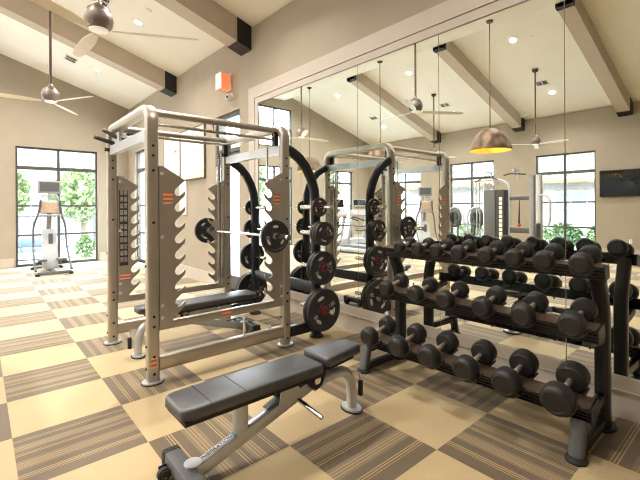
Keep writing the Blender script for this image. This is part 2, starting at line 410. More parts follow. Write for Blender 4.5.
# glazed door
dm = MB()
for xa, xb, za, zb in ((DX0, DX0+.06, 0, 3.05), (DX1-.06, DX1, 0, 3.05), (DX0+.06, DX1-.06, 2.97, 3.05), (DX0+.06, DX1-.06, 2.38, 2.45)):
    dm.box2((xa, YA+.04, za), (xb, YA+.16, zb))
for xa, xb, za, zb in ((DX0+.065, DX0+.16, .01, 2.375), (DX1-.16, DX1-.065, .01, 2.375), (DX0+.16, DX1-.16, 2.27, 2.375), (DX0+.16, DX1-.16, .01, .25)):
    dm.box2((xa, YA+.075, za), (xb, YA+.125, zb))
d1 = struct('door_1', dm, M['bronze'], 'tall glazed door left of the mirrors')
part('pane', MB().box2((DX0+.16, YA+.095, .25), (DX1-.16, YA+.105, 2.27)).box2((DX0+.06, YA+.095, 2.45), (DX1-.06, YA+.105, 2.97)), M['glass'], d1)
part('door_handle', MB().tube(fillet([(DX0+.11, YA+.074, .95), (DX0+.11, YA+.02, .95), (DX0+.11, YA+.02, 1.25), (DX0+.11, YA+.074, 1.25)], .03), .012), M['chrome'], d1)

# skirting
def skirt(name, segs, mk, label):
    mb = MB()
    for s in segs: mk(mb, *s)
    struct(name, mb, M['trim'], label)
SKH = .23
skirt('baseboard_far', [(YB+.02, -5.8), (-4.07, -2.58), (-.99, .65), (2.46, YA-.02)], lambda mb, a, b: mb.box2((XF, a, 0), (XF+.022, b, SKH-.02)).box2((XF, a, SKH-.02), (XF+.03, b, SKH)), 'painted skirting of the far wall')
skirt('baseboard_left', [(XF+.03, -11.33), (-9.59, -8.32), (-6.53, -5.21), (-3.49, XN)], lambda mb, a, b: mb.box2((a, YB, 0), (b, YB+.022, SKH-.02)).box2((a, YB, SKH-.02), (b, YB+.03, SKH)), 'painted skirting opposite the mirrors')
MX0, MX1, MZ0, MZ1 = -5.30, 1.09, .28, 3.015
skirt('baseboard_right', [(XF+.03, AW[0]-.03), (AW[1]+.03, DX0-.03), (DX1+.03, MX0-.02)], lambda mb, a, b: mb.box2((a, YA-.022, 0), (b, YA, SKH-.02)).box2((a, YA-.03, SKH-.02), (b, YA, SKH)), 'painted skirting of the mirror wall')
# panel under the mirrors
pm = MB().box2((MX0-.0, YA-.02, 0), (XN, YA, MZ0-.004)).box2((MX0-.0, YA-.028, MZ0-.10), (XN, YA-.02, MZ0-.094))
for k in range(6): pm.box2((MX0+.53+k*1.0655, YA-.0215, 0), (MX0+.533+k*1.0655, YA-.02, MZ0-.1))
struct('trim_1', pm, M['trim'], 'taupe base panel below the mirrors')
# flat casing around the mirrors, with an inner bead
cs = MB()
cs.box2((MX0-.27, YA-.026, 0), (MX0-.095, YA, MZ1+.27)).box2((MX0-.095, YA-.026, MZ1+.095), (MX1+.2, YA, MZ1+.27))
struct('trim_2', cs, M['trim'], 'pale flat casing around the mirrors')
bd = MB()
bd.box2((MX0-.09, YA-.018, 0), (MX0-.004, YA, MZ1+.09)).box2((MX0-.004, YA-.018, MZ1+.004), (MX1+.2, YA, MZ1+.09))
struct('trim_3', bd, M['trim'], 'inner bead of the mirror casing')
# mirrors
seams = [MX0, -4.233, -3.171, -2.106, -1.040, .027, MX1]
mlab = ['leftmost tall mirror panel, beside the pale casing', 'tall mirror panel directly behind the weight storage posts', 'tall mirror panel behind the left end of the dumbbell rack', 'tall mirror panel behind the middle of the dumbbell rack', 'tall mirror panel behind the right end of the dumbbell rack', 'rightmost mirror panel past the dumbbell rack']
for k in range(6):
    solo('mirror_panel', MB().box2((seams[k]+.003, YA-.006, MZ0), (seams[k+1]-.003, YA-.0005, MZ1)), M['mirror'], mlab[k], 'mirror', 'mirror panels')
# beams
bh, bw = .36, .30
for n, (xc, lab) in enumerate(((-8.83, 'sloping ceiling beam nearest the far wall'), (-5.67, 'sloping ceiling beam above the squat rack end of the mirrors'), (-2.80, 'sloping ceiling beam seen at the right in the mirror'), (.35, 'sloping ceiling beam over the photographer'))):
    mb = MB(); pl = MB()
    for sgn in (1, -1):
        ye = YA if sgn == 1 else YB; yt = y1 if sgn == 1 else y2
        a0 = ye - sgn*.24; zc = ceil_z(a0)
        mb.prism([(a0, zc-bh), (a0, zc+.02), (yt, ZS+.02), (yt, ZS-bh)], (xc-bw/2, 0, 0), (0, 1, 0), (0, 0, 1), (bw, 0, 0))
        pl.prism([(ye, ZE-bh-.012), (ye, ZE+.0), (a0, zc), (a0, zc-bh-.012)], (xc-bw/2-.012, 0, 0), (0, 1, 0), (0, 0, 1), (bw+.024, 0, 0))
        b0 = yt + sgn*.10; z0 = ZE + SL*abs(b0-ye)
        pl.prism([(yt, ZS-bh-.012), (yt, ZS), (b0, z0), (b0, z0-bh-.012)], (xc-bw/2-.012, 0, 0), (0, 1, 0), (0, 0, 1), (bw+.024, 0, 0))
    o = struct(f'ceiling_beam_{n+1}', mb, M['beam'], lab)
    part('beam_shoe', pl, M['plate_dark'], o, label='black steel shoe plates at the beam ends')

# ------------------------------------------------------------------ ceiling fittings
def slope_tilt(y): return (0 if y2 < y < y1 else (-math.atan(SL) if y > YR else math.atan(SL)))
lens_me = None
LX = (-10.5, -7.35, -4.25, -1.15); LY = (2.06, -.5, -3.2, -5.68)
bay = {-10.5: 'first bay from the far wall', -7.35: 'second bay from the far wall', -4.25: 'third bay from the far wall', -1.15: 'fourth bay from the far wall'}
row = {2.06: 'nearest the mirrors', -.5: 'before the ridge', -3.2: 'past the ridge', -5.68: 'nearest the television wall'}
proto = None
for x in LX:
    for y in LY:
        z = ceil_z(y); rot = (slope_tilt(y), 0, 0)
        lab = f'round recessed ceiling light {row[y]}, {bay[x]}'
        if proto is None:
            proto = thing('recessed_light', lab, 'ceiling light', (x, y, z-.001), 0, 'recessed ceiling lights'); proto.rotation_euler = rot
            part('trim_ring', MB().lathe([(.062, -.003), (.095, -.006), (.098, 0), (.062, 0)], n=28, closed=True), M['white'], proto)
            part('lens', MB().lathe([(0, -.004), (.06, -.004), (.06, -.001), (0, -.001)], n=24), M['lamp'], proto)
        else: copy_thing(proto, (x, y, z-.001), rot, lab)
        l = bpy.data.lights.new('recessed_lamp', 'AREA'); l.shape = 'DISK'; l.size = .12; l.energy = LAMP*(.42 if x > -2 else 1); l.color = (1, .95, .88); l.spread = math.radians(150)
        lo = bpy.data.objects.new('recessed_lamp', l); COL.objects.link(lo); lo.location = (x, y, z-.012); lo.rotation_euler = rot
# supply grilles
gp = None
for x, y, lab in ((-10.57, 1.56, 'white slotted air grille in the ceiling near the far corner'), (-7.30, 1.50, 'white slotted air grille beside the nearer ceiling fan'), (-4.33, -5.15, 'white slotted air grille beside the fan by the television wall'), (-7.39, -5.16, 'white slotted air grille left of the copper pendant in the mirror'), (-10.4, -4.97, 'white slotted air grille seen above the mirrored squat rack')):
    z = ceil_z(y); rot = (slope_tilt(y), 0, 0)
    if gp is None:
        gp = thing('air_grille', lab, 'air vent', (x, y, z-.001), 0, 'ceiling air grilles'); gp.rotation_euler = rot
        f = MB()
        for a in (-1, 1): f.box((0, a*.115, -.006), (.34, .03, .012)); f.box((a*.155, 0, -.006), (.03, .2, .012))
        f.box((0, 0, -.006), (.02, .2, .012))
        part('frame', f, M['white'], gp)
        sl = MB()
        for a in (-1, 1):
            for k in range(4): sl.box((a*.075, -.075+k*.05, -.006), (.12, .012, .004), Matrix.Rotation(.6, 4, 'X'))
        part('louvres', sl, M['grey_pl'], gp)
        part('duct_backing', MB().box((0, 0, -.001), (.28, .2, .001)), M['ink'], gp)
    else: copy_thing(gp, (x, y, z-.001), rot, lab)
# sprinkler heads / detectors
for x, y, lab, nm in ((-6.77, 2.06, 'small white sprinkler plate on the ceiling beside the nearer fan', 'sprinkler'), (-3.84, -3.26, 'small white sprinkler plate beside the brightest mirrored ceiling light', 'sprinkler'), (-5.95, -5.6, 'flat grey round speaker in the ceiling beside the mirrored beam', 'ceiling_speaker')):
    z = ceil_z(y); r = .05 if nm == 'sprinkler' else .13
    o = solo(nm, MB().lathe([(0, -.012), (r*.8, -.01), (r, 0), (0, 0)], n=20), M['white'] if nm == 'sprinkler' else M['lgrey_pl'], lab, 'sprinkler' if nm == 'sprinkler' else 'speaker', loc=(x, y, z-.001))
    o.rotation_euler = (slope_tilt(y), 0, 0)
o = solo('emergency_light', MB().box((0, 0, -.03), (.34, .14, .06), None, .01), M['white'], 'white oblong emergency light where the ceiling meets the window wall', 'emergency light', loc=(-5.40, -6.62, ceil_z(-6.62)-.002))
o.rotation_euler = (slope_tilt(-6), 0, 0)

# fans
def fan(x, y, lab, a0):
    zt = ceil_z(y); zb = 3.11
    t = thing('ceiling_fan', lab, 'ceiling fan', (x, y, zb), 0, 'ceiling fans on long rods')
    part('ceiling_canopy', MB().lathe([(0, zt-zb), (.075, zt-zb), (.07, zt-zb-.06), (.02, zt-zb-.085), (0, zt-zb-.085)], n=24), M['rod'], t)
    part('down_rod', MB().cyl((0, 0, .13), (0, 0, zt-zb-.06), .018, n=10), M['rod'], t)
    part('motor', MB().lathe([(0, .20), (.022, .20), (.03, .165), (.055, .14), (.088, .115), (.115, .065), (.120, .02), (.11, -.03), (.085, -.062), (0, -.062)], n=32), M['motor'], t)
    part('motor_cap', MB().lathe([(.032, .168), (.06, .145), (.092, .118), (.096, .108), (.06, .136), (.032, .158)], n=28, closed=True), M['copper'], t)
    part('light_lens', MB().lathe([(0, -.088), (.05, -.086), (.076, -.074), (.08, -.063), (0, -.063)], n=24), M['fanlamp'], t)
    for k in range(3):
        R = Matrix.Rotation(a0 + k*2*PI/3, 4, 'Z')
        b = MB(); rows = []
        for i, r in enumerate((.11, .2, .32, .5, .68, .80, .855)):
            wd = (.025, .04, .055, .058, .052, .042, .022)[i]; tw = .22
            rows.append([R @ Vector((r, s*wd*math.cos(tw), -.07 + s*wd*math.sin(tw) + dz)) for s in (-1, 1) for dz in (-.003, .003)])
        vv = [b._v(q) for q in rows]
        for p, q in zip(vv, vv[1:]):
            for i, j in ((0, 1), (1, 3), (3, 2), (2, 0)): b._f([p[i], p[j], q[j], q[i]])
        b._f([vv[0][i] for i in (0, 2, 3, 1)]); b._f([vv[-1][i] for i in (0, 1, 3, 2)])
        part('blade', b, M['blade'], t)
fan(-7.35, .825, 'ceiling fan with round motor farther off, hanging before the far wall', .5)
fan(-4.13, .825, 'nearest ceiling fan with bronze ball motor, at the top left', 1.1)
fan(-4.25, -4.50, 'ceiling fan seen in the mirror beside the copper pendant', .2)
fan(-7.35, -4.47, 'ceiling fan hidden behind the mirrored squat rack top', .9)
# pendants
def pendant(x, lab):
    y = YR-.06; zb = 2.64; zt = ZFLAT
    t = thing('pendant_lamp', lab, 'pendant lamp', (x, y, zb), 0, 'copper dome pendants along the ridge')
    part('ceiling_rose', MB().lathe([(0, zt-zb), (.075, zt-zb), (.07, zt-zb-.03), (0, zt-zb-.045)], n=20), M['rod'], t)
    part('suspension_rod', MB().cyl((0, 0, .48), (0, 0, zt-zb-.03), .011, n=8), M['rod'], t)
    pr = [(0, .48), (.05, .48), (.10, .468), (.20, .42), (.29, .345), (.36, .245), (.41, .135), (.435, .04), (.44, 0)]
    part('shade', MB().lathe(pr + [(r-.008, z-.004) for r, z in pr[::-1] if r > .04] + [(0, .47)], n=48), M['copper'], t)
    pi = [(r-.010, z-.008) for r, z in pr if r > .04]
    part('shade_lining', MB().lathe([(0, .46)] + pi + [(r-.003, z-.002) for r, z in pi[::-1]] + [(0, .455)], n=48), M['gold'], t, label='golden lining')
    part('bulb', MB().ball((0, 0, .26), .06, 16).cyl((0, 0, .30), (0, 0, .44), .02, n=10), M['bulb'], t)
    l = bpy.data.lights.new('pendant_light', 'POINT'); l.energy = 45; l.color = (1, .72, .36); l.shadow_soft_size = .06
    lo = bpy.data.objects.new('pendant_light', l); COL.objects.link(lo); lo.location = (x, y, zb+.18)
pendant(-4.18, 'copper dome pendant lamp with golden lining, largest in the mirror')
pendant(-7.35, 'copper dome pendant lamp behind the mirrored squat rack')
pendant(-10.5, 'copper dome pendant lamp farthest off, by the far wall')

# ------------------------------------------------------------------ wall things
# coral beacon above the door
t = thing('alarm_beacon', 'coral lit beacon box high on the wall above the glazed door', 'alarm light', (-6.27, YA, 3.40))
part('housing', MB().box((-.10, -.09, .15), (.015, .18, .27), None, .005).box((0, -.186, .15), (.215, .012, .27), None, .004).box((0, -.01, .15), (.21, .02, .27)), M['white'], t)
part('lens', MB().box((.0, -.10, .15), (.185, .158, .255), None, .02), M['beacon'], t)
t = thing('security_camera', 'small white ball camera just under the coral beacon', 'camera', (-6.17, YA, 3.30))
part('housing', MB().lathe([(0, -.03), (.05, -.028), (.06, 0), (0, .0)], (0, -.0, 0), 'Y', 20).ball((0, -.06, -.02), .055), M['white'], t)
part('lens', MB().lathe([(0, -.012), (.02, -.01), (.022, .01), (0, .01)], (.03, -.108, -.025), 'Y', 16), M['ink'], t)
# diptych
for k, (a, b_, lab) in enumerate(((-9.36, -8.42, 'left abstract white and grey canvas on the mirror wall, seen past the squat rack'), (-8.36, -7.22, 'right abstract white canvas with a dark smudge, seen past the squat rack'))):
    t = thing('canvas_print', lab, 'picture', ((a+b_)/2, YA, 2.5), 0, 'pair of abstract canvases')
    wd = b_-a
    part('canvas', MB().box((0, -.022, 0), (wd, .03, .98), None, .004), canvas('abstract_canvas', 3.1+k*2.4), t)
    part('frame', MB().box((0, -.02, -.505), (wd+.04, .04, .02)).box((0, -.02, .505), (wd+.04, .04, .02)).box((-wd/2-.01, -.02, 0), (.02, .04, 1.0)).box((wd/2+.01, -.02, 0), (.02, .04, 1.0)), M['bark'], t)
solo('notice_board', MB().box((0, -.012, 0), (.36, .02, .70), None, .004), M['white'], 'narrow white board on the wall under the canvases', 'notice board', loc=(-8.30, YA-.001, 1.63))
# television
t = thing('television', 'flat black television on the wall opposite the mirrors', 'television', (-2.76, YB, 2.05))
part('bezel', MB().box((0, .045, 0), (1.30, .05, .745), None, .006), M['black'], t)
part('screen', MB().box((0, .0715, .005), (1.265, .003, .70)), M['screen'], t)
part('wall_bracket', MB().box((0, .012, 0), (.5, .022, .4)), M['dgrey_pl'], t)

t = thing('wall_outlet', 'small white outlet low on the wall under the television', 'outlet', (-2.70, YB, .44))
part('cover_plate', MB().box((0, .004, 0), (.075, .008, .115), None, .003), M['white'], t)
for z in (-.022, .022): part('socket', MB().box((0, .0085, z), (.032, .002, .026)), M['grey_pl'], t)

# ------------------------------------------------------------------ power rack
XNr, XFr, YL, YRt = -3.40, -4.69, 1.05, 2.35
rack = thing('power_rack', 'tall champagne steel power rack with toothed plates and black storage posts', 'squat rack', ((XNr+XFr)/2, (YL+YRt)/2, 0))
def P(name, mb, mt, parent=rack, label=None): return part(name, mb, mt, parent, True, label)
for y in (YL, YRt):
    pth = fillet([(XNr, y, .016), (XNr, y, 2.235), (XFr, y, 2.235), (XFr, y, .016)], .13, 8)
    mb = MB(); mb.tube(pth, .041, 20, (0, 1, 0), .048, sq=.5)
    P('side_frame', mb, M['silver'])
    P('side_beam', MB().box2((XFr+.036, y-.028, 1.975), (XNr-.036, y+.028, 2.065)), M['silver2'])
for x in (XNr, XFr):
    for y in (YL, YRt):
        f = P('foot_plate', MB().prism([(math.cos(a)*.072*(1 if abs(math.cos(a)) < .6 else 1), math.sin(a)*.082) for a in [2*PI*k/24 for k in range(24)]], (x, y, .006), (1, 0, 0), (0, 1, 0), (0, 0, .012)), M['silver2'])
        P('rubber_pad', MB().prism([(math.cos(2*PI*k/24)*.077, math.sin(2*PI*k/24)*.087) for k in range(24)], (x, y, 0), (1, 0, 0), (0, 1, 0), (0, 0, .007)), M['foot'], f)
    for y, s in ((YL, 1), (YRt, -1)):
        for z in (.08, .22, .46, .54, 1.72, 1.84, 1.92, 1.30): P('bolt', MB().cyl((x+.0395, y, z), (x+.046, y, z), .011, n=10), M['black'])
        for z in (.12, .30, .95): P('bolt', MB().cyl((x, y-.046, z), (x, y-.055, z), .010, n=10), M['black'])
    # lower beams along Y
    P('base_beam', MB().rect([(x, YL+.045, .15), (x, YRt-.045, .15)], .075, .115), M['silver'])
    P('plate_beam', MB().rect([(x, YL+.045, .45), (x, YRt-.045, .45)], .05, .07), M['silver'])
# cross tubes on top
P('cross_tube', MB().tube([(-3.49, YL, 2.215), (-3.49, YRt, 2.215)], .031, 14), M['silver'])
P('cross_tube', MB().tube([(-4.62, YL, 2.255), (-4.62, YRt, 2.255)], .031, 14), M['silver'])
P('pull_up_bar', MB().tube([(-3.49, YL+.02, 2.12), (-3.49, YRt-.02, 2.12)], .014, 12), M['chrome'])
P('pull_up_bar', MB().tube([(-4.62, YL+.02, 2.20), (-4.62, YRt-.02, 2.20)], .014, 12), M['chrome'])
for x in (-3.49, -4.62):
    for y, s in ((YL, 1), (YRt, -1)):
        P('bar_bracket', MB().box((x, y+s*.05, 2.13), (.05, .05, .15)), M['black'])
for y in (1.62,):
    P('bar_hanger', MB().cyl((-3.49, y, 2.12), (-3.49, y, 2.215), .008).cyl((-4.62, y, 2.2), (-4.62, y, 2.265), .008), M['silver'])
# pull-up grips at the far left corner
for pts in ([(-4.52, 1.16, 2.055), (-4.54, 1.06, 2.075), (-4.58, .89, 2.13)], [(-4.38, 1.16, 2.10), (-4.44, 1.06, 2.12), (-4.54, .96, 2.20)], [(-4.66, 1.10, 2.02), (-4.66, 1.00, 2.03)]):
    pts = fillet(pts, .06) if len(pts) > 2 else pts
    g = P('pull_up_grip', MB().tube(pts, .020, 12), M['grip'])
    e = Vector(pts[-1]); d = (e - Vector(pts[-2])).normalized()
    P('grip_end_cap', MB().cyl(e-d*.002, e+d*.022, .021), M['copper'], g)
P('pull_up_grip', MB().tube([(-4.60, 1.18, 2.205), (-4.56, 1.36, 2.20)], .020, 12), M['grip'])
P('grip_carrier', MB().tube(fillet([(-4.45, YL+.03, 2.13), (-4.45, YL+.16, 2.16), (-4.62, YL+.16, 2.16), (-4.62, YL+.05, 2.13)], .04), .014, 10).box((-4.52, YL, 2.12), (.34, .02, .12)), M['silver2'])
# toothed plates
def hook_poly(s):
    # (distance from the post, z), from the top corner down
    pts = [(.0, 1.76), (.03, 1.76), (.185, 1.655), (.185, 1.645)]
    for k in range(8):
        zt = 1.550 - .1325*k
        pts += [(.118, zt+.028), (.110, zt+.004), (.114, zt-.018), (.13, zt-.032), (.150, zt-.030), (.172, zt-.012), (.187, zt+.008), (.190, zt-.012), (.184, zt-.034)]
    pts += [(.10, .50), (.06, .425), (0, .42)]
    return [(s*a*1.12, z) for a, z in pts]
sixp = []
for x in (XNr, XFr):
    for y, s in ((YL, 1), (YRt, -1)):
        yy = y + s*.047
        hp = P('hook_plate', MB().prism(hook_poly(s), (x+.018, yy, 0), (0, 1, 0), (0, 0, 1), (.016, 0, 0)), M['silver'])
        for z in (.52, .62, 1.18, 1.70): P('plate_bolt', MB().cyl((x+.0335, yy+s*.02, z), (x+.040, yy+s*.02, z), .015, n=12), M['white_mark'], hp)
        if x == XNr: P('warning_label', MB().box((x+.035, yy+s*.07, 1.50), (.001, .075, .105)), M['sticker'], hp, 'orange and white warning label')
        elif s == 1:
            pb = P('exercise_chart', MB().box((x+.035, yy+.055, 1.21), (.002, .085, .80)), M['ink'], hp, 'dark strip of exercise pictures')
            for k in range(11):
                for c in (-1, 1): P('picture_square', MB().box((x+.0362, yy+.055+c*.019, 1.585-k*.070-(.012 if k > 4 else 0)), (.0006, .030, .052)), M['chart'], pb)
            P('warning_label', MB().box((x+.035, yy+.07, .69), (.001, .11, .07)), M['sticker'], hp, 'orange and white warning label')
P('warning_label', MB().box((XNr+.0415, YL-.004, .17), (.0012, .045, .085)), M['sticker'], label='small orange warning label')
P('warning_label', MB().box((XNr+.026, 1.69, .45), (.0012, .09, .058)), M['sticker'], label='orange and white warning label')
# guide rods
for y in (2.212, 2.262):
    P('guide_rod', MB().cyl((XFr+.05, y, .486), (XFr+.05, y, 2.10), .012, n=10), M['chrome'])
P('guide_rod', MB().cyl((XNr-.035, 2.17, 1.60), (XNr-.035, 2.17, 2.03), .010, n=10), M['chrome'])
# band pegs on the base beam
for y in (1.88, 2.16):
    P('band_peg', MB().cyl((XNr, y, .205), (XNr, y, .205+(.16 if y < 2 else .03)), .013, n=12), M['chrome'])
# storage posts
YS = 2.76
LV = ((1.42, .104), (1.135, .128), (.765, .180), (.315, .226))
for x in (XNr, XFr):
    pth = [(x, YRt+.03, 2.02), (x, 2.44, 2.0), (x, 2.54, 1.94), (x, 2.63, 1.85), (x, 2.70, 1.73), (x, 2.745, 1.60), (x, YS, 1.45), (x, YS, .9), (x, YS, .02)]
    P('storage_post', MB().tube(pth, .040, 16, (0, 1, 0), .052, sq=.6), M['blue_black'])
    P('storage_base', MB().rect([(x, YRt+.05, .13), (x, YS-.04, .13)], .07, .11), M['blue_black'])
    P('storage_foot', MB().lathe([(0, 0), (.075, 0), (.075, .018), (.045, .03), (0, .03)], (x, YS, 0), 'Z', 24), M['foot'])
    o_ = 1 if x == XNr else -1
    for z, r in LV:
        P('plate_peg', MB().cyl((x+o_*.042, YS, z), (x+o_*.26, YS, z), .0240, n=18), M['chrome'])
        P('plate_peg', MB().cyl((x-o_*.042, YS, z), (x-o_*.25, YS, z), .0240, n=18), M['chrome'])
P('storage_beam', MB().rect([(XFr+.045, YS, .53), (XNr-.045, YS, .53)], .06, .12), M['blue_black'])

# ------------------------------------------------------------------ weight plates
def plate_mesh_thing(r, th, num, label, loc, group, hub=True):
    """disc with its axis along X, printed on +X"""
    o = solo('weight_plate', MB().lathe([(.0255, -th/2), (r*.33, -th/2), (r*.36, -th*.30), (r*.80, -th*.30), (r*.86, -th/2), (r*.97, -th/2), (r, -th*.36), (r, th*.36), (r*.97, th/2), (r*.86, th/2), (r*.80, th*.30), (r*.36, th*.30), (r*.33, th/2), (.0255, th/2)], axis='X', n=48, closed=True), M['rubber2'], label, 'weight plate', group, loc)
    for a in (90, 215, 325):
        aa = math.radians(a)
        for f in (1, -1):
            mk = MB(); cen = Vector((f*(th*.30+.001), math.cos(aa)*r*.60, math.sin(aa)*r*.60)); tg = Vector((0, -math.sin(aa), math.cos(aa))); rd = Vector((0, math.cos(aa), math.sin(aa)))
            mk.prism([(r*.20*math.cos(2*PI*k/16)*(1 if abs(math.cos(2*PI*k/16)) > .5 else .9), r*.085*math.sin(2*PI*k/16)) for k in range(16)], cen, tg, rd, (f*.002, 0, 0))
            part('grip_mark', mk, M['white_mark'], o, label='light oval grip mark')
    for f in (1, -1):
        base = Matrix.Rotation(PI/2, 4, 'Z') @ Matrix.Rotation(PI/2, 4, 'X')       # face +X
        if f == -1: base = Matrix.Rotation(PI, 4, 'Z') @ base
        for s, a in ((num, 160), ('LBS', 30)):
            aa = math.radians(a); tx = MB()
            add_letters(tx, s, r*.26, Matrix.Translation((f*(th*.30+.001), 0, 0)) @ base @ Matrix.Translation((math.cos(aa)*r*.60, math.sin(aa)*r*.60 - r*.28, 0)), .001)
            part('lettering', tx, M['white_mark'], o)
    part('hub', MB().lathe([(.0258, -th*.5-.002), (r*.16+.012, -th*.5-.002), (r*.16+.012, th*.5+.002), (.0258, th*.5+.002)], axis='X', n=28, closed=True), M['red' if hub else 'chrome'], o, label='red hub')
    return o
TH_ = {.104: .03, .128: .032, .180: .040, .226: .045}; NUM = {.104: '10', .128: '25', .180: '35', .226: '45'}
posn = {1.42: 'smallest black weight plate, on the top peg', 1.135: 'second-smallest black weight plate, on the second peg', .765: 'large black weight plate, on the third peg', .315: 'largest black weight plate, on the lowest peg'}
protos = {}
for x, nm, o_ in ((XNr, 'of the near storage post', 1), (XFr, 'of the far storage post', -1)):
    for z, r in LV:
        n = {1.42: 1, 1.135: 3 if o_ == 1 else 1, .765: 2 if o_ == 1 else 1, .315: 2}[z]
        xx = x + o_*.05
        for k in range(n):
            th = TH_[r]; cx = xx + o_*(th/2+.003)
            outer = 'outermost ' if n > 1 and k == n-1 else ('innermost ' if n > 1 and k == 0 else ('middle ' if n > 2 else ''))
            lab = f'{outer}{posn[z]} {nm}'
            if r not in protos: protos[r] = plate_mesh_thing(r, th, NUM[r], lab, (cx, YS, z-.0014), 'weight plates on the storage posts')
            else: copy_thing(protos[r], (cx, YS, z-.0014), (0.35*k+.2*(z > 1), 0, 0), lab)
            xx += o_*(th+.007)
# barbell across the hooks
YBAR, ZBAR = 2.186, 1.146
YBAR, ZBAR = YRt-.047-.1546, 1.550-.1325*3-.032+.0165
bar = thing('barbell', 'long steel barbell lying across the hooks of the power rack', 'barbell', ((XNr+XFr)/2, YBAR, ZBAR))
part('shaft', MB().cyl((-.72, 0, 0), (.72, 0, 0), .0145, n=16), M['chrome'], bar)
for s in (-1, 1):
    part('collar', MB().cyl((s*.72, 0, 0), (s*.75, 0, 0), .036, n=24), M['chrome'], bar)
    part('sleeve', MB().cyl((s*.75, 0, 0), (s*1.0, 0, 0), .0245, n=20).cyl((s*1.0, 0, 0), (s*1.006, 0, 0), .027, n=20), M['chrome'], bar)
bp = plate_mesh_thing(.158, .036, '25', 'black weight plate on the near end of the barbell', (bar.location.x+.75+.022, YBAR, ZBAR-.0008), 'weight plates on the barbell', hub=False)
copy_thing(bp, (bar.location.x-.75-.022, YBAR, ZBAR-.0008), (.6, 0, 0), 'black weight plate on the far end of the barbell')

